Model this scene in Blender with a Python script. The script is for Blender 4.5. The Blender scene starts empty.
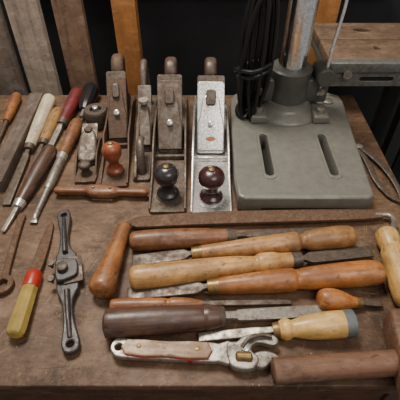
import bpy, math, random
from mathutils import Vector, Matrix
random.seed(7)
R=math.radians
C=bpy.context.scene.collection

# ------------------------------------------------------------ materials
def newmat(name):
    m=bpy.data.materials.new(name); m.use_nodes=True
    nt=m.node_tree; b=nt.nodes["Principled BSDF"]
    return m,nt,b
def N(nt,t,**k):
    n=nt.nodes.new(t)
    for a,v in k.items(): setattr(n,a,v)
    return n
def ramp(nt,fac,stops):
    r=N(nt,"ShaderNodeValToRGB"); e=r.color_ramp.elements
    while len(e)<len(stops): e.new(.5)
    for i,(p,c) in enumerate(stops):
        e[i].position=p; e[i].color=(c[0],c[1],c[2],1)
    nt.links.new(fac,r.inputs[0]); return r
def srgb(r,g,b):
    f=lambda c:(c/255/12.92) if c/255<=.04045 else ((c/255+.055)/1.055)**2.4
    return (f(r),f(g),f(b))
def mul(c,k): return tuple(min(1,x*k) for x in c)
def noise(nt,scale,detail=6,mapping=(1,1,1),rough=.6,seed=0,rot=0):
    tc=N(nt,"ShaderNodeTexCoord"); mp=N(nt,"ShaderNodeMapping")
    mp.inputs["Scale"].default_value=mapping
    mp.inputs["Location"].default_value=(seed,seed*.7,seed*.3)
    src=tc.outputs["Object"]
    if rot:
        m0=N(nt,"ShaderNodeMapping"); m0.inputs["Rotation"].default_value=(0,0,rot)
        nt.links.new(src,m0.inputs[0]); src=m0.outputs[0]
    n=N(nt,"ShaderNodeTexNoise"); n.inputs["Scale"].default_value=scale
    n.inputs["Detail"].default_value=detail; n.inputs["Roughness"].default_value=rough
    nt.links.new(src,mp.inputs[0]); nt.links.new(mp.outputs[0],n.inputs[0])
    return n
def mix(nt,fac,a,b,bt='MIX'):
    m=N(nt,"ShaderNodeMix",data_type='RGBA',blend_type=bt)
    if isinstance(fac,(int,float)): m.inputs[0].default_value=fac
    else: nt.links.new(fac,m.inputs[0])
    for s,v in ((m.inputs[6],a),(m.inputs[7],b)):
        if isinstance(v,tuple): s.default_value=(v[0],v[1],v[2],1)
        else: nt.links.new(v,s)
    return m.outputs[2]
def mathn(nt,op,a,b):
    m=N(nt,"ShaderNodeMath",operation=op)
    for s,v in ((m.inputs[0],a),(m.inputs[1],b)):
        if isinstance(v,(int,float)): s.default_value=v
        else: nt.links.new(v,s)
    return m.outputs[0]
def bump(nt,b,h,st=.3,dist=.001):
    u=N(nt,"ShaderNodeBump"); u.inputs["Strength"].default_value=st; u.inputs["Distance"].default_value=dist
    nt.links.new(h,u.inputs["Height"]); nt.links.new(u.outputs[0],b.inputs["Normal"])
def wood(name,c,dark=.45,rough=.42,dirt=.5,axis='x',seed=0,grain=1.0,coat=0):
    m,nt,b=newmat(name); c=srgb(*c)
    st={'x':(9,130,130),'y':(130,9,130),'z':(130,130,9)}[axis]
    st=tuple(s*grain for s in st)
    n=noise(nt,1.0,8,st,.7,seed)
    r=ramp(nt,n.outputs[0],[(.30,mul(c,dark)),(.48,c),(.72,mul(c,1.3))])
    # large soft tone change, grime patches, dark pits
    n2=noise(nt,20,8,(1,1,1),.7,seed+3)
    d=ramp(nt,n2.outputs[0],[(.42,(1,1,1)),(.60,(0,0,0))])
    gr=(c[0]*.34,c[1]*.29,c[2]*.30)
    col=mix(nt,mathn(nt,'MULTIPLY',d.outputs[0],dirt),r.outputs[0],gr)
    n3=noise(nt,150,4,(.5,1,1),.6,seed+8)
    p=ramp(nt,n3.outputs[0],[(.32,(1,1,1)),(.42,(0,0,0))])
    col=mix(nt,mathn(nt,'MULTIPLY',p.outputs[0],.75*min(1,dirt*1.5)),col,mul(c,.14))
    n4=noise(nt,48,7,(.5,1,1),.7,seed+12)
    w=ramp(nt,n4.outputs[0],[(.54,(0,0,0)),(.68,(1,1,1))])
    col=mix(nt,mathn(nt,'MULTIPLY',w.outputs[0],.48),col,(min(1,c[0]*1.3+.05),min(1,c[1]*1.5+.05),min(1,c[2]*1.9+.05)))
    nt.links.new(col,b.inputs["Base Color"])
    rr=N(nt,"ShaderNodeMapRange"); nt.links.new(n2.outputs[0],rr.inputs[0])
    rr.inputs[1].default_value=.35; rr.inputs[2].default_value=.65
    rr.inputs[3].default_value=min(1,rough+.2); rr.inputs[4].default_value=rough-.05
    nt.links.new(rr.outputs[0],b.inputs["Roughness"])
    b.inputs["Coat Weight"].default_value=coat; b.inputs["Coat Roughness"].default_value=.25
    bump(nt,b,n.outputs[0],.4,.0008)
    return m
def metal(name,c,rough=.4,rust=.3,rc=(88,62,45),met=.75,seed=0,scale=60):
    m,nt,b=newmat(name); c=srgb(*c); rc=srgb(*rc)
    n=noise(nt,scale,8,(1,1,1),.7,seed)
    n2=noise(nt,scale*3.5,6,(1,1,1),.7,seed+5)
    lo=.74-rust*.42
    f=ramp(nt,n.outputs[0],[(max(0,lo-.10),(0,0,0)),(lo+.10,(1,1,1))])
    base=ramp(nt,n2.outputs[0],[(.3,mul(c,.6)),(.7,mul(c,1.2))])
    rust_=ramp(nt,n2.outputs[0],[(.35,mul(rc,.55)),(.65,mul(rc,1.3))])
    fac=mathn(nt,'MULTIPLY',f.outputs[0],.85 if rust>0 else 0)
    nt.links.new(mix(nt,fac,base.outputs[0],rust_.outputs[0]),b.inputs["Base Color"])
    mm=N(nt,"ShaderNodeMapRange"); nt.links.new(fac,mm.inputs[0])
    mm.inputs[3].default_value=met; mm.inputs[4].default_value=met*.2
    nt.links.new(mm.outputs[0],b.inputs["Metallic"])
    m2=N(nt,"ShaderNodeMapRange"); nt.links.new(fac,m2.inputs[0])
    m2.inputs[3].default_value=rough; m2.inputs[4].default_value=min(1,rough+.3)
    nt.links.new(m2.outputs[0],b.inputs["Roughness"])
    bump(nt,b,n2.outputs[0],.3 if rust>0 else .03,.0006)
    return m
def plain(name,c,rough=.5,met=0,var=.25,scale=50,trans=0,seed=0):
    m,nt,b=newmat(name); c=srgb(*c)
    n=noise(nt,scale,8,(1,1,1),.7,seed)
    r=ramp(nt,n.outputs[0],[(.3,mul(c,1-var)),(.7,mul(c,1+var))])
    nt.links.new(r.outputs[0],b.inputs["Base Color"])
    b.inputs["Roughness"].default_value=rough; b.inputs["Metallic"].default_value=met
    if trans: b.inputs["Transmission Weight"].default_value=trans
    bump(nt,b,n.outputs[0],.12,.0004)
    return m

W_HONEY=wood("wood_honey",(200,150,88),.5,.36,.6,seed=1,coat=.15)
W_HONEY2=wood("wood_honey_worn",(180,130,76),.45,.36,.75,seed=17,coat=.15)
W_LIGHT=wood("wood_light",(198,154,88),.55,.38,.6,seed=2,coat=.15)
W_ORANGE=wood("wood_orange",(158,102,58),.42,.36,.7,seed=3,coat=.2)
W_AMBER=wood("wood_amber",(172,108,54),.45,.34,.65,seed=23,coat=.2)
W_BROWN=wood("wood_brown",(138,90,56),.45,.4,.75,seed=4,coat=.15)
W_MALLET=wood("wood_walnut",(114,80,58),.5,.55,.5,seed=5)
W_DARK=wood("wood_dark",(82,56,42),.42,.4,.6,seed=6,coat=.15)
W_BLOND=wood("wood_blond",(216,172,98),.6,.36,.4,seed=7,coat=.3)
W_PALE=wood("wood_pale",(206,190,158),.6,.45,.45,seed=8)
W_GREY=wood("wood_grey",(96,80,68),.5,.7,.5,axis='x',seed=9)
W_REDKNOB=wood("wood_red_knob",(150,78,46),.5,.28,.3,axis='z',seed=10,coat=.4)
W_ROSE=wood("wood_rosewood",(60,24,24),.6,.14,.2,axis='z',seed=11,coat=.6)
W_BLKKNOB=wood("wood_black_knob",(44,38,38),.6,.22,.2,axis='z',seed=12,coat=.4)
W_TOTE=wood("wood_tote",(82,62,50),.6,.4,.4,axis='x',seed=13)
W_MAROON=wood("wood_maroon",(112,38,36),.6,.35,.4,seed=14,coat=.3)
M_STEEL=metal("steel_worn",(168,160,148),.38,.4,seed=1)
M_DARKST=metal("steel_dark",(112,102,92),.42,.55,rc=(76,56,42),seed=2)
M_RUST=metal("steel_rusty",(110,86,68),.55,.8,rc=(94,66,46),met=.4,seed=3)
M_SILVER=metal("steel_bright",(232,228,222),.24,.18,rc=(140,112,88),seed=4,met=.75)
M_CHROME=metal("chrome_column",(240,240,240),.2,.0,seed=5,met=1)
M_IRON=metal("cast_iron_grey",(126,118,108),.38,.7,rc=(88,66,50),met=.6,seed=6)
M_IRON2=metal("cast_iron_brown",(108,94,82),.42,.85,rc=(88,62,44),met=.5,seed=7)
M_JAPAN=plain("black_japanning",(36,34,34),.35,.1,seed=8)
M_SHAVE=metal("cast_iron_dark",(78,74,72),.38,.4,rc=(62,50,42),met=.5,seed=9)
M_BRASS=metal("brass",(150,120,74),.38,.5,rc=(88,68,44),seed=10)
M_STAND=plain("grey_enamel",(116,113,104),.36,.15,.18,70,seed=11)
M_STAND2=plain("grey_enamel_dark",(80,79,74),.38,.15,.2,50,seed=12)
M_BLACK=plain("black_rubber",(19,18,18),.38,0,.2)
M_SHADE=plain("painted_shade",(22,17,14),.8)  # flat dark colour that stands in for shade at the stand base
M_RED=plain("red_plastic",(164,48,30),.35,0,.3)
M_YEL=plain("amber_acetate",(182,154,84),.2,0,.3,30,.35)
M_BAND=plain("grey_band",(92,96,98),.5)
M_ORMARK=plain("orange_enamel",(150,92,58),.45)

# ------------------------------------------------------------ geometry
def link(o,parent):
    C.objects.link(o)
    if parent is not None: o.parent=parent
    return o
def finish(me,mat,ang=35):
    me.materials.append(mat)
    for p in me.polygons: p.use_smooth=True
    me.set_sharp_from_angle(angle=R(ang))
def rig(name,A,B=None,up=(0,0,1)):
    e=bpy.data.objects.new(name,None); e.empty_display_size=.02
    C.objects.link(e)
    A=Vector(A)
    if B is None:
        e.location=A; return e,0
    B=Vector(B); ex=(B-A).normalized(); ey=Vector(up).cross(ex).normalized(); ez=ex.cross(ey)
    m=Matrix((ex,ey,ez)).transposed().to_4x4(); m.translation=A
    e.matrix_world=m
    return e,(B-A).length
def smoothpts(pts,sub=5):
    if len(pts)<3: return pts
    out=[];n=len(pts)
    for i in range(n-1):
        p0=pts[max(i-1,0)];p1=pts[i];p2=pts[i+1];p3=pts[min(i+2,n-1)]
        for s in range(sub):
            t=s/sub
            out.append(tuple(.5*((2*b)+(-a+c)*t+(2*a-5*b+4*c-d)*t*t+(-a+3*b-3*c+d)*t**3) for a,b,c,d in zip(p0,p1,p2,p3)))
    out.append(pts[-1]); return out
def grid_mesh(name,rings,mat,parent,cap=True,ang=35,closed=False):
    n=len(rings[0]); v=[];f=[]
    for r in rings: v+=r
    m=len(rings)
    for i in range(m if closed else m-1):
        for j in range(n):
            a=i*n+j;b=i*n+(j+1)%n;i2=(i+1)%m
            f.append((a,b,i2*n+(j+1)%n,i2*n+j))
    if cap and not closed:
        f.append(tuple(range(n))[::-1]); f.append(tuple((m-1)*n+j for j in range(n)))
    me=bpy.data.meshes.new(name); me.from_pydata([tuple(p) for p in v],[],f)
    import bmesh
    bm=bmesh.new(); bm.from_mesh(me); bmesh.ops.recalc_face_normals(bm,faces=bm.faces[:]); bm.to_mesh(me); bm.free()
    finish(me,mat,ang)
    return link(bpy.data.objects.new(name,me),parent)
def lathe(parent,name,prof,mat,axis='x',off=(0,0,0),seg=32,sm=4,sa=1,sb=1,ang=35):
    p=smoothpts(prof,sm) if sm else prof
    rings=[]
    for x,r in p:
        r=max(r,.0001); ring=[]
        for j in range(seg):
            t=2*math.pi*j/seg; a=r*math.cos(t)*sa; b=r*math.sin(t)*sb
            q={'x':(x,a,b),'z':(a,b,x),'y':(a,x,b)}[axis]
            ring.append((q[0]+off[0],q[1]+off[1],q[2]+off[2]))
        rings.append(ring)
    return grid_mesh(name,rings,mat,parent,ang=ang)
def sweep(parent,name,pts,mat,n=16,ex=2,up=(0,0,1),sm=5,ang=35,closed=False):
    """pts (x,y,z,a,b): a half width sideways, b half height"""
    p=smoothpts(pts,sm) if sm else pts
    rings=[];up=Vector(up);m=len(p)
    for i,q in enumerate(p):
        if closed: a=Vector(p[(i+1)%m][:3]);b=Vector(p[i-1][:3])
        else: a=Vector(p[min(i+1,m-1)][:3]);b=Vector(p[max(i-1,0)][:3])
        t=(a-b).normalized()
        s=up.cross(t)
        if s.length<1e-4: s=Vector((0,1,0))
        s.normalize(); u=t.cross(s)
        c=Vector(q[:3]);ring=[]
        for j in range(n):
            th=2*math.pi*(j+.5)/n; cc,ss=math.cos(th),math.sin(th)
            x=math.copysign(abs(cc)**(2/ex),cc)*q[3]; y=math.copysign(abs(ss)**(2/ex),ss)*q[4]
            ring.append(tuple(c+s*x+u*y))
        rings.append(ring)
    return grid_mesh(name,rings,mat,parent,ang=ang,closed=closed)
def tube(parent,name,pts,r,mat,sm=6,n=12,closed=False,up=(.13,.2,1)):
    return sweep(parent,name,[tuple(p)+(r,r) for p in pts],mat,n=n,sm=sm,closed=closed,up=up)
def extr(parent,name,loops,th,mat,bev=.001,plane='xy',off=(0,0,0),sm=0,rot=None,ang=40):
    """flat shape(s) extruded; thickness centred on plane offset. extra loops are holes"""
    cu=bpy.data.curves.new(name,'CURVE'); cu.dimensions='2D'; cu.fill_mode='BOTH'
    cu.extrude=max(th/2-bev,.00005); cu.bevel_depth=bev; cu.bevel_resolution=2; cu.offset=-bev
    for lp in loops:
        if sm:
            l2=smoothpts([lp[-1]]+list(lp)+[lp[0],lp[1]],sm); l2=l2[sm:-sm-1]
        else: l2=lp
        s=cu.splines.new('POLY'); s.points.add(len(l2)-1); s.use_cyclic_u=True
        for i,q in enumerate(l2): s.points[i].co=(q[0],q[1],0,1)
    o=bpy.data.objects.new(name,cu); C.objects.link(o)
    dg=bpy.context.evaluated_depsgraph_get(); dg.update()
    me=bpy.data.meshes.new_from_object(o.evaluated_get(dg))
    C.objects.unlink(o); bpy.data.objects.remove(o); bpy.data.curves.remove(cu)
    M={'xy':Matrix.Identity(4),'xz':Matrix.Rotation(R(90),4,'X'),'yz':Matrix(((0,0,1,0),(1,0,0,0),(0,1,0,0),(0,0,0,1)))}[plane]
    if rot is not None: M=rot@M
    me.transform(Matrix.Translation(off)@M)
    me.materials.clear(); finish(me,mat,ang)
    me.name=name
    return link(bpy.data.objects.new(name,me),parent)
def rrect(x0,y0,x1,y1,r,n=5):
    out=[]
    for cx,cy,a0 in ((x1-r,y1-r,0),(x0+r,y1-r,90),(x0+r,y0+r,180),(x1-r,y0+r,270)):
        for i in range(n+1):
            a=R(a0+90*i/n); out.append((cx+r*math.cos(a),cy+r*math.sin(a)))
    return out
def circ(cx,cy,r,n=24,sx=1,sy=1):
    return [(cx+r*sx*math.cos(2*math.pi*i/n),cy+r*sy*math.sin(2*math.pi*i/n)) for i in range(n)]
def box(parent,name,c,s,mat,bev=.001,rot=None):
    x,y=s[0]/2,s[1]/2
    return extr(parent,name,[[(-x,-y),(x,-y),(x,y),(-x,y)]],s[2],mat,bev,off=c,rot=rot)

# ------------------------------------------------------------ room
def wallbox(name,c,s,mat):
    return box(None,name,c,s,mat,.001)
m_floor=plain("concrete_floor",(30,27,26),.8,0,.3,6)
m_wall=plain("wall_board_dark",(33,32,34),.75,0,.4,9)
wallbox("floor",(0,.6,-.925),(3.4,3.0,.05),m_floor)
wallbox("wall_back",(0,1.16,.1),(3.4,.04,2.0),m_wall)

# bench top
m,nt,b=newmat("bench_hardboard")
n1=noise(nt,3.5,10,(1,1.2,1),.75,2); n2=noise(nt,90,8,(.5,1.4,1),.75,5); n3=noise(nt,10,9,(1,1,1),.78,9)
base=ramp(nt,n1.outputs[0],[(.34,srgb(68,49,36)),(.5,srgb(102,76,56)),(.66,srgb(132,102,76))])
fine=ramp(nt,n2.outputs[0],[(.32,(.48,.44,.40)),(.58,(1,1,1)),(.8,(1.0,1.0,1.0))])
c1=mix(nt,.85,base.outputs[0],fine.outputs[0],'MULTIPLY')
st=ramp(nt,n3.outputs[0],[(.50,(0,0,0)),(.60,(1,1,1))])
c2=mix(nt,mathn(nt,'MULTIPLY',st.outputs[0],.6),c1,srgb(42,29,22))
n6=noise(nt,26,9,(1,1,1),.8,71)
du=ramp(nt,n6.outputs[0],[(.52,(0,0,0)),(.66,(1,1,1))])
c2=mix(nt,mathn(nt,'MULTIPLY',du.outputs[0],.4),c2,srgb(148,120,94))
def scratches(col,mapping,seed,lo,colr,k,rot):
    n4=noise(nt,1,3,mapping,.5,seed,rot)
    sc=ramp(nt,n4.outputs[0],[(lo,(0,0,0)),(lo+.03,(1,1,1))])
    return mix(nt,mathn(nt,'MULTIPLY',sc.outputs[0],k),col,colr)
c3=scratches(c2,(14,330,1),14,.68,srgb(152,124,98),.4,.15)
c3=scratches(c3,(16,360,1),44,.69,srgb(158,128,100),.4,-.6)
c3=scratches(c3,(300,14,1),64,.70,srgb(158,128,100),.35,.35)
c3=scratches(c3,(9,260,1),24,.68,srgb(30,22,18),.5,-.08)
n5=noise(nt,240,3,(1,1,1),.6,31)
sp=ramp(nt,n5.outputs[0],[(.66,(0,0,0)),(.71,(1,1,1))])
c3=mix(nt,mathn(nt,'MULTIPLY',sp.outputs[0],.6),c3,srgb(176,150,122))
nt.links.new(c3,b.inputs["Base Color"])
rr=ramp(nt,n3.outputs[0],[(.35,(.48,)*3),(.65,(.68,)*3)]); nt.links.new(rr.outputs[0],b.inputs["Roughness"])
b.inputs["Specular IOR Level"].default_value=.35
bump(nt,b,n2.outputs[0],.4,.0008)
M_BENCH=m
M_EDGE=wood("bench_edge_wood",(92,62,44),.5,.5,.6,seed=20)
W_BLEG=wood("bench_leg_wood",(84,60,46),.5,.6,.6,axis='z',seed=21)
e,_=rig("workbench",(0,0,0))
extr(e,"top",[[(-.72,.175),(.335,.175),(.352,.20),(.352,.822),(-.72,.822)]],.012,M_BENCH,.0015,off=(0,0,-.006))
box(e,"substrate",(-.184,.5,-.030),(1.06,.634,.036),M_EDGE,.002)
box(e,"apron_front",(-.184,.215,-.11),(1.0,.02,.12),M_EDGE,.002)
box(e,"apron_back",(-.184,.78,-.11),(1.0,.02,.12),M_EDGE,.002)
for i,(x,y) in enumerate(((-.66,.23),(.29,.23),(-.66,.77),(.29,.77))):
    box(e,"leg_%d"%i,(x,y,-.474),(.06,.06,.852),W_BLEG,.003)

# boards leaning behind the bench
W_B1=wood("board_weathered",(122,106,92),.5,.8,.45,axis='z',seed=31,grain=.6)
W_B2=wood("board_weathered_pale",(168,150,132),.6,.8,.35,axis='z',seed=32,grain=.6)
W_B3=wood("board_brown",(134,104,82),.5,.7,.45,axis='z',seed=33,grain=.6)
W_STUD=wood("stud_fir",(182,120,64),.65,.6,.35,axis='z',seed=34,grain=.4)
def board(name,x0,x1,y,mat,lean=4,th=.02,h=1.5,tilt=0):
    e,_=rig(name,((x0+x1)/2,y,-.9)); e.rotation_euler=(R(-lean),R(tilt),0)
    box(e,"plank",(0,0,h/2),(x1-x0,th,h),mat,.002)
    for k in range(2): lathe(e,"nail_%d"%k,[(-th/2-.001,.003),(-th/2+.004,.003)],M_DARKST,axis='y',off=((-.3+.6*k)*(x1-x0),0,h-.05-.02*k),sm=0,seg=10)
board("weathered_board",-.520,-.445,.875,W_B1,3)
board("weathered_board",-.432,-.360,.885,W_B2,3,tilt=0)
board("weathered_board",-.335,-.268,.905,W_B3,3)
board("wall_stud",-.205,-.150,.99,W_STUD,0,.04,1.8)
board("wall_stud",.31,.365,1.115,W_STUD,0,.04,1.8)
wallbox("trim_1",(.0,1.13,.12),(1.0,.02,.012),plain("trim_dark",(52,52,52),.6))

# ------------------------------------------------------------ edge tools
def edgetool(name,A,T,hl,prof,wmat,blade,bmat=M_STEEL,ferr=.014,fmat=M_BRASS,sb=1,ring=None,bex=8):
    e,L=rig(name,A,T)
    lathe(e,"handle",[(x*hl,r) for x,r in prof],wmat,sb=sb)
    re=prof[-1][1]
    if ferr: lathe(e,"ferrule",[(hl-.001,re*.6),(hl-.001,re*1.03),(hl+ferr,re*.92),(hl+ferr,re*.5)],fmat,sm=0)
    s=hl+(ferr or 0)-.001
    bl=L-s
    sweep(e,"blade",[(s+x*bl,0,0,a,b_) for x,a,b_ in blade],bmat,n=20,ex=bex,sm=4,ang=25)
    if ring: lathe(e,"butt_ring",[(-.001,ring*.5),(-.001,ring),(.011,ring*1.03),(.012,ring*.7)],M_BAND,sm=0)
    return e
FLAT=[(0,.004,.004),(.06,.0045,.0035),(.14,.009,.003),(.3,.0095,.0025),(.9,.0095,.002),(1,.0095,.0006)]
GOUGE=[(0,.0045,.0045),(.1,.004,.004),(.2,.006,.0035),(.85,.0065,.003),(1,.006,.0006)]
THIN=[(0,.0035,.0035),(.3,.004,.003),(.9,.0035,.0025),(1,.002,.0006)]
edgetool("gouge",(-.104,.374,.0195),(.192,.405,.006),.146,[(0,.006),(.02,.0125),(.1,.0152),(.35,.0162),(.7,.0150),(.9,.0125),(1,.0115)],W_BROWN,GOUGE,M_DARKST,fmat=M_DARKST)
edgetool("turning_chisel",(.230,.385,.020),(-.098,.345,.011),.230,[(0,.006),(.015,.014),(.08,.0170),(.2,.0170),(.3,.0150),(.335,.0115),(.36,.0112),(.38,.015),(.42,.0155),(.65,.0145),(.9,.0120),(1,.0108)],W_HONEY2,FLAT,M_DARKST)
edgetool("turning_chisel",(-.096,.309,.0210),(.252,.362,.0115),.230,[(0,.007),(.015,.014),(.06,.0168),(.3,.0168),(.6,.0150),(.74,.0122),(.77,.0118),(.80,.0148),(.88,.0148),(.93,.0122),(1,.0112)],W_HONEY,FLAT,M_DARKST,fmat=M_DARKST)
edgetool("turning_chisel",(.251,.319,.0215),(-.098,.290,.0115),.228,[(0,.006),(.015,.0145),(.07,.0175),(.2,.0178),(.42,.0162),(.5,.0138),(.53,.0136),(.56,.0160),(.7,.0155),(.92,.0125),(1,.0110)],W_AMBER,FLAT,M_DARKST)
edgetool("bradawl",(-.118,.2725,.0115),(.123,.282,.004),.122,[(0,.005),(.03,.0085),(.2,.0098),(.55,.0092),(.62,.0080),(.68,.0098),(.85,.0085),(.95,.006),(1,.005)],W_ORANGE,THIN,M_DARKST,.008,fmat=M_DARKST)
edgetool("firmer_chisel",(-.120,.242,.0215),(.185,.270,.006),.148,[(0,.009),(.02,.0155),(.06,.0180),(.4,.0182),(.8,.0162),(.84,.0152),(.88,.0162),(.95,.0150),(1,.0135)],W_DARK,[(0,.005,.005),(.1,.0055,.004),(.2,.0082,.003),(.9,.0082,.0022),(1,.0082,.0006)],M_STEEL,.004,M_DARKST)
edgetool("paring_chisel",(.190,.244,.0195),(-.002,.232,.005),.092,[(0,.014),(.05,.0162),(.3,.0170),(.6,.0150),(.78,.0112),(.83,.0108),(.87,.013),(.93,.0135),(1,.010)],W_BLOND,[(0,.004,.004),(.15,.0045,.0035),(.28,.006,.0025),(.9,.006,.002),(1,.006,.0006)],M_STEEL,.008,M_BRASS,ring=.0166)
edgetool("awl",(.155,.280,.0165),(.243,.278,.004),.052,[(0,.006),(.06,.012),(.25,.0152),(.5,.0148),(.75,.0110),(.9,.008),(1,.0075)],W_AMBER,THIN,M_DARKST,.008)

# drawknife
e,_=rig("drawknife",(0,0,0))
sweep(e,"blade",[(-.108,.416,.010,.006,.004),(-.09,.420,.010,.0115,.0035),(.0,.427,.010,.0130,.0035),(.12,.432,.010,.0130,.0035),(.25,.436,.010,.0115,.0035),(.29,.437,.010,.008,.004)],M_RUST,n=20,ex=7)
tube(e,"tang_left",[(-.095,.418,.010),(-.110,.417,.011),(-.114,.405,.013),(-.118,.380,.018)],.0045,M_RUST)
tube(e,"tang_right",[(.28,.436,.010),(.300,.435,.011),(.304,.420,.014),(.292,.395,.019),(.286,.37,.0205)],.0045,M_STEEL)
def handle_on(e,name,A,B,prof,mat,**k):
    A=Vector(A);B=Vector(B);o=lathe(e,name,[(x*(B-A).length,r) for x,r in prof],mat,**k)
    ex=(B-A).normalized(); ey=Vector((0,0,1)).cross(ex).normalized(); ez=ex.cross(ey)
    m=Matrix((ex,ey,ez)).transposed().to_4x4(); m.translation=A; o.matrix_local=m; return o
handle_on(e,"handle_left",(-.116,.410,.0145),(-.132,.285,.0198),[(0,.006),(.02,.0100),(.1,.0110),(.3,.0118),(.6,.0145),(.88,.0180),(.96,.0165),(1,.009)],W_ORANGE)
handle_on(e,"handle_right",(.279,.396,.0205),(.2725,.266,.0205),[(0,.006),(.02,.012),(.08,.0165),(.2,.016),(.28,.0145),(.34,.0168),(.6,.0190),(.9,.0195),(1,.010)],W_LIGHT)

# adjustable wrench with wood scales
e,L=rig("adjustable_wrench",(-.108,.216,.011),(.110,.2055,.011))
extr(e,"frame",[[(0,0),(.004,.010),(.014,.0115),(.05,.0100),(.118,.0112),(.13,.010),(.145,.013),(.145,-.013),(.13,-.012),(.118,-.013),(.05,-.0125),(.014,-.0125),(.004,-.008)],circ(.010,0,.0042)],.009,M_STEEL,.0015,sm=3)
for s,nm in ((1,"scale_top"),(-1,"scale_bottom")):
    extr(e,nm,[[(.020,.0080),(.07,.0075),(.116,.0092),(.118,-.010),(.07,-.010),(.020,-.0095)]],.005,wood("scale_wood_%d"%s,(194,158,122),.5,.45,.7,seed=40+s),.0018,off=(0,0,s*.0062),sm=2)
extr(e,"red_edge",[[(.019,.0095),(.07,.0087),(.118,.0105),(.118,-.0118),(.07,-.0115),(.019,-.011)]],.0095,plain("red_lacquer",(140,38,32),.4),.001,sm=2)
for x in (.035,.105): lathe(e,"rivet_%d"%int(x*1000),[(.006,.003),(.0092,.003),(.0095,.002)],M_BRASS,axis='z',off=(x,0,0),sm=0,seg=14)
extr(e,"fixed_jaw",[[(.140,.010),(.152,.013),(.160,.020),(.176,.025),(.196,.024),(.203,.016),(.196,.010),(.180,.013),(.171,.009),(.170,.002),(.178,-.006),(.172,-.018),(.155,-.020),(.143,-.014)]],.012,M_STEEL,.002,sm=3)
extr(e,"moving_jaw",[[(.172,.000),(.186,.004),(.198,.001),(.202,-.005),(.192,-.010),(.186,-.015),(.178,-.0165),(.170,-.012)]],.010,M_STEEL,.002,off=(0,0,-.001),sm=3)
lathe(e,"adjusting_screw",[(.150,.003),(.152,.0055),(.168,.0055),(.170,.003)],M_BRASS,off=(0,-.006,.007),sm=0,seg=16)
lathe(e,"pivot_screw",[(.005,.006),(.0085,.006),(.0095,.0045)],M_SILVER,axis='z',off=(.162,.006,0),sm=0,seg=20)
tube(e,"lock_lever",[(.158,.004,.009),(.166,.014,.011),(.182,.020,.011),(.194,.019,.009)],.0025,M_DARKST)

# mallet
e,_=rig("wooden_mallet",(0,0,0))
handle_on(e,"handle",(.083,.1865,.0155),(.240,.196,.0175),[(0,.009),(.015,.0135),(.06,.0145),(.5,.0145),(.9,.0147),(1,.0145)],W_MALLET)
sweep(e,"head",[(.2465,.256,.0205,.008,.012),(.2465,.252,.0205,.0125,.0175),(.244,.235,.0205,.0135,.0195),(.240,.20,.0210,.0142,.0205),(.236,.165,.0205,.0135,.0195),(.233,.143,.0205,.0125,.0175),(.2328,.139,.0205,.008,.012)],W_MALLET,n=24,ex=5,sm=3)

# ------------------------------------------------------------ left tools
e,L=rig("metal_spokeshave",(-.2209,.4467,.008),(-.1566,.2145,.008))
c=.125
extr(e,"handles_and_body",[[(0,.004),(.004,.009),(.018,.0105),(.035,.0085),(.055,.0055),(.078,.0065),(.092,.013),(.100,.0155),(.150,.0155),(.158,.013),(.172,.0065),(.195,.0055),(.215,.0085),(.232,.0115),(.243,.009),(.246,0),(.243,-.008),(.232,-.011),(.215,-.0085),(.195,-.007),(.172,-.009),(.160,-.013),(.150,-.0145),(.100,-.0145),(.090,-.012),(.078,-.009),(.055,-.007),(.035,-.0085),(.018,-.0105),(.004,-.008)],circ(.012,0,.0042),circ(.234,0,.0042)],.008,M_SHAVE,.002,sm=2)
extr(e,"blade",[rrect(.103,-.004,.147,.022,.002)],.002,M_DARKST,.0004,off=(0,0,.0055))
extr(e,"lever_cap",[[(.106,-.010),(.110,.012),(.118,.017),(.132,.017),(.140,.012),(.144,-.010),(.132,-.014),(.118,-.014)]],.006,M_SHAVE,.002,off=(0,0,.0095),sm=3)
lathe(e,"thumb_screw",[(.010,.003),(.014,.003),(.0142,.0075),(.019,.0075),(.020,.006)],M_DARKST,axis='z',off=(c,-.003,0),sm=0,seg=20)
for x in (.112,.138): lathe(e,"adjuster_%d"%int(x*1000),[(.003,.002),(.010,.002),(.010,.0045),(.014,.0045)],M_DARKST,axis='z',off=(x,-.019,0),sm=0,seg=16)
sweep(e,"rib_a",[(.02,0,.004,.003,.002),(.055,0,.006,.0035,.005),(.092,0,.006,.004,.005)],M_SHAVE,n=12)
sweep(e,"rib_b",[(.158,0,.006,.004,.005),(.195,0,.006,.0035,.005),(.226,0,.004,.003,.002)],M_SHAVE,n=12)

e,L=rig("plastic_handled_file",(-.2285,.230,.0135),(-.2361,.4264,.004))
lathe(e,"handle",[(0,.007),(.003,.0110),(.012,.0120),(.03,.0116),(.06,.0110),(.072,.0105)],M_YEL,seg=8,sm=3,ang=20)
lathe(e,"collar",[(.070,.008),(.071,.0108),(.080,.0115),(.094,.0108),(.097,.008)],M_RED,sm=2)
sweep(e,"blade",[(.095,0,0,.005,.004),(.105,0,0,.008,.003),(.15,0,0,.0078,.0025),(.185,0,0,.005,.002),(L,0,0,.002,.001)],M_RUST,n=16,ex=6)

e,L=rig("ring_wrench",(-.2735,.3085,.005),(-.2875,.4385,.005))
extr(e,"ring",[circ(0,0,.0155,32),circ(0,0,.0085,6)],.009,M_RUST,.0015)
sweep(e,"shaft",[(.013,0,0,.0065,.004),(.03,0,0,.005,.0035),(.10,0,0,.005,.0035),(L,0,0,.0065,.0035)],M_RUST,n=16,ex=4)

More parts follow.
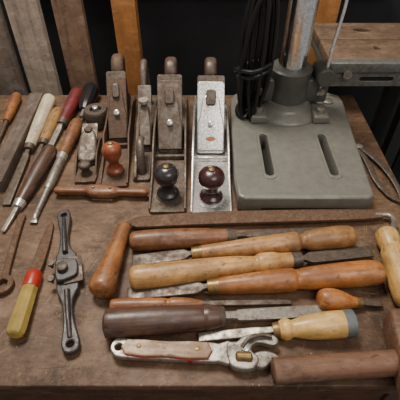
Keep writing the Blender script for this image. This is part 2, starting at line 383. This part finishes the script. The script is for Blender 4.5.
sweep(rig("wooden_rule_stock",(-.352,.50,.012),(-.3610,.79,.012))[0],"stock",[(0,0,0,.0155,.0118),(.29,0,0,.0155,.0118)],W_GREY,n=24,ex=14,sm=0)
e,_=rig("round_file",(-.410,.80,.0118),(-.392,.60,.006))
lathe(e,"handle",[(0,.005),(.003,.010),(.02,.0112),(.07,.0095),(.09,.008),(.1,.007)],W_ORANGE)
sweep(e,"blade",[(.099,0,0,.0045,.0045),(.20,0,0,.003,.003)],M_DARKST,sm=0)

edgetool("bevel_chisel",(-.330,.780,.0172),(-.3225,.4643,.004),.165,[(0,.008),(.02,.0125),(.08,.0140),(.5,.0132),(.85,.0112),(1,.0100)],W_PALE,[(0,.004,.004),(.1,.0045,.0035),(.2,.007,.003),(.9,.007,.002),(1,.007,.0006)],M_DARKST,.012,M_DARKST)
edgetool("wood_chisel",(-.272,.803,.019),(-.290,.615,.006),.105,[(0,.008),(.03,.0135),(.12,.0152),(.5,.0142),(.85,.012),(1,.011)],W_MAROON,[(0,.005,.005),(.1,.005,.005),(.3,.006,.003),(.9,.006,.002),(1,.006,.0008)],M_STEEL,.014,M_DARKST)
edgetool("carving_tool",(-.278,.600,.0185),(-.307,.4055,.004),.135,[(0,.007),(.03,.012),(.15,.0138),(.45,.0138),(.8,.0110),(1,.0092)],W_DARK,THIN,M_STEEL,.012,M_SILVER)
edgetool("screwdriver",(-.249,.690,.0165),(-.266,.4242,.005),.105,[(0,.007),(.03,.011),(.15,.0134),(.45,.0126),(.8,.0105),(1,.0092)],W_BROWN,[(0,.0080,.0080),(.35,.0085,.0080),(.5,.007,.007),(.55,.005,.005),(.9,.0045,.0045),(.97,.006,.0015),(1,.006,.0008)],M_STEEL,.012,M_SILVER,bex=2)
edgetool("rasp",(-.300,.735,.0145),(-.307,.520,.006),.105,[(0,.007),(.03,.011),(.2,.0125),(.7,.011),(1,.0095)],wood("wood_tan",(160,118,70),.5,.4,.6,seed=50),THIN,M_DARKST,.010,M_DARKST)
e,L=rig("black_screwdriver",(-.243,.818,.0205),(-.247,.710,.014))
lathe(e,"handle",[(0,.012),(.004,.017),(.02,.0185),(.06,.0160),(.075,.013),(.085,.009)],plain("black_plastic",(30,28,30),.3),sm=3,seg=12,ang=15)
sweep(e,"shaft",[(.08,0,0,.004,.004),(L,0,0,.004,.004)],M_STEEL,sm=0)

# ------------------------------------------------------------ planes
def bench_plane(name,toe,heel,w,body,knobm,totem,cap,knob=1.0,hh=.048,tote=True,frogpos=.44,il=.150,th=1.0,mark=False):
    e,L=rig(name,(toe[0],toe[1],0),(heel[0],heel[1],0))
    hw=w/2
    sole=[(0,-hw*.86),(.006,-hw),(L-.01,-hw),(L,-hw*.55),(L,hw*.55),(L-.01,hw),(.006,hw),(0,hw*.86)]
    extr(e,"sole",[sole],.006,body,.001,off=(0,0,.0031))
    side=[(.004,.002),(L-.006,.002),(L-.004,.010),(L*.90,.014),(L*.78,.034),(L*.68,hh),(L*.46,hh),(L*.36,.040),(L*.22,.018),(.03,.013),(.004,.010)]
    for s in (1,-1):
        extr(e,"cheek_%s"%("left" if s>0 else "right"),[side],.0035,body,.001,'xz',off=(0,s*(hw-.002),0),sm=0)
    fx=L*frogpos
    fr=[(fx,.006),(fx+.06,.064),(fx+.075,.064),(fx+.10,.006)]
    extr(e,"frog",[fr],w*.58,M_JAPAN,.002,'xz')
    d=Matrix.Rotation(R(-47),4,'Y')
    iw=w*.38
    extr(e,"iron",[rrect(-.002,-iw,il,iw,.004),circ(il-.018,0,.004)],.003,M_DARKST,.0006,rot=d,off=(fx-.006,0,.004))
    extr(e,"chip_breaker",[rrect(.004,-iw*.98,il-.012,iw*.98,.006)],.003,body,.0008,rot=d,off=(fx-.0085,0,.0065))
    iw2=iw*.95; q=il/.135
    extr(e,"lever_cap",[[(.008,-iw2),(.008,iw2),(.050*q,iw2),(.072*q,iw2*.78),(.092*q,iw2*.66),(.100*q,iw2*.4),(.100*q,-iw2*.4),(.092*q,-iw2*.66),(.072*q,-iw2*.78),(.050*q,-iw2)]],.007,cap,.002,rot=d,off=(fx-.012,0,.010))
    if mark: extr(e,"cap_mark",[circ(.030,0,.007,24,.6,1.3)],.0006,M_ORMARK,.0001,rot=d,off=(fx-.0148,0,.0124))
    extr(e,"cap_lever",[rrect(.082*q,-iw*.36,.108*q,iw*.36,.005)],.006,M_DARKST,.002,rot=d,off=(fx-.0165,0,.0145))
    o=lathe(e,"cap_screw",[(.0,.0055),(.005,.0055),(.006,.004)],M_SILVER,axis='z',sm=0,seg=18); o.matrix_local=Matrix.Translation((fx-.0165,0,.0125))@d@Matrix.Translation((.058,0,0))
    lathe(e,"depth_wheel",[(fx+.088,.004),(fx+.088,.012),(fx+.098,.012),(fx+.098,.004)],M_BRASS,off=(0,0,.034),sm=0,seg=20)
    k=knob;kx=.040
    lathe(e,"knob",[(.008,.0185*k),(.013,.0185*k),(.018,.013*k),(.026,.0105*k),(.034,.0135*k),(.044,.0195*k),(.054,.0205*k),(.062,.017*k),(.067,.009*k),(.068,.002)],knobm,axis='z',off=(kx,0,0),sm=4,seg=36,ang=60)
    lathe(e,"knob_base",[(.004,.021*k),(.009,.020*k)],body,axis='z',off=(kx,0,0),sm=0)
    lathe(e,"knob_screw",[(.066,.0055),(.0695,.005),(.0705,.0035)],M_BRASS,axis='z',off=(kx,0,0),sm=0,seg=16)
    if tote:
        tx=L*.76
        tt=[(tx,.008),(tx+.072,.008),(tx+.070,.018),(tx+.052,.030),(tx+.046,.050),(tx+.054,.078),(tx+.066,.100),(tx+.058,.113),(tx+.038,.118),(tx+.022,.112),(tx+.010,.096),(tx+.016,.080),(tx+.022,.060),(tx+.020,.040),(tx+.010,.024)]
        extr(e,"tote",[[(x,z*th) for x,z in tt]],.025,totem,.008,'xz',sm=3,ang=60)
    box(e,"rib",(fx-.022,0,.010),(.006,w*.9,.010),body,.001)
    return e
bench_plane("bench_plane",(.018,.440),(.022,.805),.068,M_SILVER,W_ROSE,W_TOTE,M_SILVER,1.05,mark=True)
bench_plane("bench_plane",(-.0535,.447),(-.059,.805),.062,M_IRON,W_BLKKNOB,W_TOTE,M_IRON,1.0)
bench_plane("bench_plane",(-.150,.508),(-.169,.805),.050,M_IRON2,W_REDKNOB,M_IRON2,M_IRON2,.82,.038,il=.14)
# narrow rabbet plane
e,L=rig("rabbet_plane",(-.104,.525,0),(-.1125,.80,0))
extr(e,"body",[[(0,.002),(L,.002),(L,.014),(L*.8,.018),(L*.62,.045),(L*.42,.050),(L*.2,.028),(.01,.02),(0,.012)]],.006,M_IRON,.0015,'xz',off=(0,.010,0))
extr(e,"sole",[rrect(0,-.0155,L,.0155,.005)],.006,M_IRON,.001,off=(0,0,.0032))
d=Matrix.Rotation(R(-40),4,'Y')
extr(e,"iron",[rrect(0,-.013,.13,.013,.003)],.003,M_DARKST,.0006,rot=d,off=(.08,-.002,.006))
extr(e,"lever_cap",[[(.01,-.012),(.01,.012),(.05,.012),(.085,.007),(.095,.004),(.095,-.004),(.085,-.007),(.05,-.012)]],.006,M_IRON,.002,rot=d,off=(.074,-.002,.012))
lathe(e,"thumb_wheel",[(0,.009),(.006,.009)],M_SILVER,axis='z',off=(.14,-.002,.076),sm=0,seg=20)
sweep(e,"bow_handle",[(L*.60,.0,.03,.006,.006),(L*.66,0,.085,.006,.006),(L*.78,0,.115,.007,.007),(L*.9,0,.095,.006,.006),(L*.93,0,.04,.006,.006),(L*.9,0,.006,.007,.006)],M_IRON,n=14)
sweep(e,"front_horn",[(.02,.0,.006,.009,.009),(.025,0,.03,.008,.008),(.035,0,.05,.007,.007),(.05,0,.055,.006,.006),(.075,0,.04,.005,.005)],M_IRON,n=14)
# block plane
e,L=rig("block_plane",(-.203,.520,0),(-.212,.655,0))
hw=.020
extr(e,"sole",[[(0,-.012),(.012,-hw),(L-.012,-hw),(L,-.010),(L,.010),(L-.012,hw),(.012,hw),(0,.012)]],.006,M_IRON2,.001,off=(0,0,.0032),sm=2)
for s in (1,-1):
    extr(e,"cheek_%d"%s,[[(.012,.003),(L-.012,.003),(L-.02,.016),(L*.7,.024),(L*.4,.026),(.02,.012)]],.003,M_IRON2,.001,'xz',off=(0,s*(hw-.002),0))
d=Matrix.Rotation(R(-20),4,'Y')
extr(e,"iron",[rrect(0,-.015,.09,.015,.003)],.003,M_DARKST,.0006,rot=d,off=(.045,0,.008))
extr(e,"lever_cap",[[(0,-.015),(0,.015),(.04,.016),(.062,.011),(.068,0),(.062,-.011),(.04,-.016)]],.010,M_IRON,.004,rot=d,off=(.046,0,.016),sm=3)
lathe(e,"cap_wheel",[(.040,.008),(.046,.008),(.048,.006)],M_DARKST,axis='z',off=(.105,0,-.002),sm=0,seg=20)
lathe(e,"finger_knob",[(.004,.009),(.014,.007),(.022,.011),(.027,.010),(.029,.004)],M_DARKST,axis='z',off=(.024,0,0),sm=3,seg=24)
# reel behind block plane
e,_=rig("tape_measure_reel",(-.212,.703,0))
lathe(e,"drum",[(.001,.022),(.004,.0245),(.034,.0245),(.038,.022),(.038,.012),(.030,.011)],M_DARKST,axis='z',sm=0)
lathe(e,"hub",[(.028,.006),(.043,.006),(.044,.004)],M_SILVER,axis='z',sm=0,seg=16)

# wooden spokeshave lying across
e,L=rig("wooden_spokeshave",(-.247,.4910,.012),(-.087,.486,.012))
sweep(e,"stock",[(0,0,0,.003,.003),(.006,0,0,.0065,.0065),(.03,0,0,.0068,.0065),(.052,0,0,.006,.006),(.066,0,0,.012,.009),(.098,0,0,.012,.009),(.112,0,0,.006,.006),(.135,0,0,.0068,.0065),(.153,0,0,.0065,.0065),(.16,0,0,.003,.003)],W_BROWN,n=20,ex=3)
extr(e,"blade",[rrect(.064,-.012,.100,.004,.002)],.002,M_STEEL,.0004,off=(0,0,-.009))
for x in (.068,.096): lathe(e,"post_%d"%int(x*1000),[(-.01,.0025),(.0115,.0025),(.012,.0015)],M_BRASS,axis='z',off=(x,0,0),sm=0,seg=12)

# ------------------------------------------------------------ drill stand
e,_=rig("drill_press_stand",(0,0,0))
base=[(.072,.450),(.268,.450),(.279,.457),(.282,.50),(.290,.62),(.300,.74),(.296,.765),(.27,.778),(.10,.778),(.075,.770),(.064,.745),(.060,.62),(.058,.50),(.061,.457)]
slot=lambda cx,y0,y1,r:[(cx+r*math.cos(R(a)),y0+r*math.sin(R(a))) for a in range(180,361,30)]+[(cx+r*math.cos(R(a)),y1+r*math.sin(R(a))) for a in range(0,181,30)]
BT=.034
extr(e,"base",[base,slot(.118,.510,.613,.0075),slot(.227,.510,.613,.0075)],.033,M_STAND,.004,off=(0,0,.0175),sm=0)
extr(e,"base_shade_sheet",[[(.075,.47),(.267,.47),(.285,.76),(.075,.76)]],.004,M_SHADE,.0005,off=(0,0,.0028))  # dark sheet below the slots, stands in for the shade inside the base
extr(e,"front_shade_strip",[rrect(.10,.0015,.24,.012,.003)],.002,M_SHADE,.0004,'xz',off=(0,.4497,0))  # no opening here: dark strip painted as shadow of the hollow beneath
for i,c in enumerate((.118,.227)):
    extr(e,"slot_rim_%d"%i,[slot(c,.507,.616,.0125),slot(c,.510,.613,.0075)],.0022,M_STAND,.0006,off=(0,0,BT+.0004))
sweep(e,"rim",[(.070,.457,BT-.0005,.0035,.002),(.270,.457,BT-.0005,.0035,.002)],M_STAND,sm=0,n=12)
cx,cy=.174,.715
lathe(e,"boss",[(.030,.072),(.038,.070),(.044,.060),(.050,.048),(.062,.044)],M_STAND,axis='z',off=(cx,cy,0),sm=3,seg=48)
lathe(e,"collar",[(.055,.041),(.075,.039),(.100,.038),(.107,.040),(.122,.040),(.125,.036),(.125,.0272)],M_STAND2,axis='z',off=(cx,cy,0),sm=0,seg=48)
lathe(e,"column",[(.05,.0265),(.62,.0265)],M_CHROME,axis='z',off=(cx,cy,0),sm=0,seg=64)
for s in (-1,1):
    box(e,"lug_%d"%s,(cx+s*.052,cy-.004,.082),(.040,.034,.05),M_STAND2,.006)
    box(e,"foot_%d"%s,(cx+s*.060,cy-.035,.042),(.03,.05,.018),M_STAND,.005)
    lathe(e,"bolt_%d"%s,[(.050,.009),(.059,.009),(.060,.007)],M_STEEL,axis='z',off=(cx+s*.060,cy-.042,0),sm=0,seg=6)
    lathe(e,"clamp_bolt_%d"%s,[(-.005,.006),(.006,.006),(.008,.004)],M_STEEL,axis='y',off=(cx+s*.058,cy-.026,.085),sm=0,seg=16)
lathe(e,"stop_ring",[(.030,.012),(.038,.011),(.040,.008)],M_STEEL,axis='z',off=(.266,.735,0),sm=0,seg=20)
sweep(e,"carriage_arm",[(cx-.03,cy,.285,.016,.02),(cx-.06,cy-.01,.285,.014,.02),(cx-.085,cy-.012,.275,.012,.018)],M_STAND2,n=20,ex=4)
lathe(e,"carriage_collar",[(.262,.036),(.264,.038),(.322,.038),(.324,.036)],M_STAND2,axis='z',off=(cx,cy+.0,0),sm=0,seg=40)
tube(e,"feed_lever",[(cx+.055,cy-.02,.075),(cx+.060,cy-.022,.12),(cx+.062,cy-.02,.17),(cx+.070,cy-.01,.24),(cx+.07,cy,.30)],.003,M_SILVER)
lathe(e,"lever_boss",[(-.03,.015),(-.026,.018),(.018,.018),(.02,.015)],M_STAND2,axis='y',off=(cx+.060,cy-.005,.115),sm=0,seg=24)

# cable
pts=[]
turns=6
for i in range(turns*14):
    t=i/14; a=2*math.pi*t
    ph=random.uniform(-1,1)*.0012
    cxx=.097+.006*math.sin(t*2.1)+ph; rx=.017+.010*math.sin(t*3.3); rz=.124+.016*math.sin(t*1.7)
    z=.158+rz*math.cos(a)
    pts.append((cxx+rx*math.sin(a)+(z-.13)*.03,.680+.014*math.sin(t*1.3)+.010*math.cos(a*.5),max(z,.041)))
e,_=rig("power_cable",(0,0,0))
tube(e,"coil",pts,.0040,M_BLACK,sm=3,n=10,up=(0,1,0))
tube(e,"wrap",[(.068,.673,.125),(.092,.658,.130),(.122,.670,.138),(.126,.698,.14),(.100,.710,.135),(.068,.693,.128),(.066,.677,.137),(.093,.654,.143),(.125,.670,.150)],.0042,M_BLACK,n=10)
tube(e,"tail",[(.10,.683,.046),(.085,.67,.040),(.074,.69,.040),(.082,.72,.040),(.10,.735,.040)],.0042,M_BLACK,n=10)

# portable work table behind on the right
W_PLY=wood("plywood_top",(112,88,66),.5,.65,.6,seed=60,grain=.6)
M_RAIL=metal("painted_rail",(120,120,114),.4,.35,met=.35,seed=61)
M_LEG=plain("dark_leg",(36,36,36),.6)
e,_=rig("folding_work_table",(0,0,0))
extr(e,"jaw_front",[[(.262,.775),(.62,.775),(.62,.866),(.262,.866)],circ(.375,.825,.007,20)],.022,W_PLY,.003,off=(0,0,.099))
extr(e,"jaw_rear",[[(.262,.869),(.62,.869),(.62,.960),(.262,.960)],circ(.37,.92,.013,24,1.6,.8)],.022,W_PLY,.003,off=(0,0,.099))
extr(e,"front_plate",[[(.262,.755),(.62,.755),(.62,.776),(.262,.776)]],.022,M_RAIL,.003,off=(0,0,.099))
extr(e,"front_rail",[rrect(.262,.055,.62,.090,.004),rrect(.33,.067,.40,.076,.004)],.004,M_RAIL,.001,'xz',off=(0,.764,0))
box(e,"rail_web",(.441,.785,.070),(.35,.004,.032),M_STAND2,.001)
extr(e,"end_rail",[rrect(.264,.766,.285,.955,.004)],.02,M_RAIL,.002,off=(0,0,.077))
for x in (.50,.60):
    for y in (.84,.94): box(e,"leg",(x,y,-.406),(.03,.03,.988),M_LEG,.003)
lathe(e,"rail_screw",[(.752,.009),(.757,.009)],M_STEEL,axis='y',off=(.30,0,.085),sm=0,seg=16)

# calipers at right edge
e,_=rig("outside_calipers",(0,0,0))
sweep(e,"leg_a",[(.304,.615,.006,.004,.002),(.310,.570,.006,.0055,.002),(.310,.525,.006,.005,.002),(.320,.485,.006,.004,.002),(.333,.470,.006,.002,.002)],M_DARKST,n=12,ex=4)
sweep(e,"leg_b",[(.306,.615,.0095,.004,.0015),(.327,.575,.0095,.0055,.0015),(.338,.53,.0095,.005,.0015),(.340,.49,.008,.004,.0015),(.334,.468,.006,.002,.0015)],M_DARKST,n=12,ex=4)
lathe(e,"pivot",[(.001,.007),(.012,.007),(.013,.005)],M_STEEL,axis='z',off=(.305,.615,0),sm=0,seg=20)

# ------------------------------------------------------------ lights, world, camera
def area(name,loc,target,size,en,col=(1,1,1)):
    l=bpy.data.lights.new(name,'AREA'); l.energy=en; l.size=size; l.color=col
    o=bpy.data.objects.new(name,l); C.objects.link(o); o.location=loc
    o.rotation_euler=(Vector(target)-Vector(loc)).to_track_quat('-Z','Y').to_euler()
area("window_light",(-.30,.85,1.4),(0,.35,0),.42,28,(1,.95,.86))
area("room_light",(.6,-.5,1.5),(0,.4,0),.9,12,(1,.96,.92))
w=bpy.data.worlds.new("w"); bpy.context.scene.world=w; w.use_nodes=True
w.node_tree.nodes["Background"].inputs[0].default_value=(1,.96,.92,1)
w.node_tree.nodes["Background"].inputs[1].default_value=.32
cam=bpy.data.cameras.new("camera"); co=bpy.data.objects.new("camera",cam); C.objects.link(co)
co.location=(0,0,.48); co.rotation_euler=(R(45),0,0); cam.lens=36; cam.sensor_width=36; cam.clip_start=.01
bpy.context.scene.camera=co
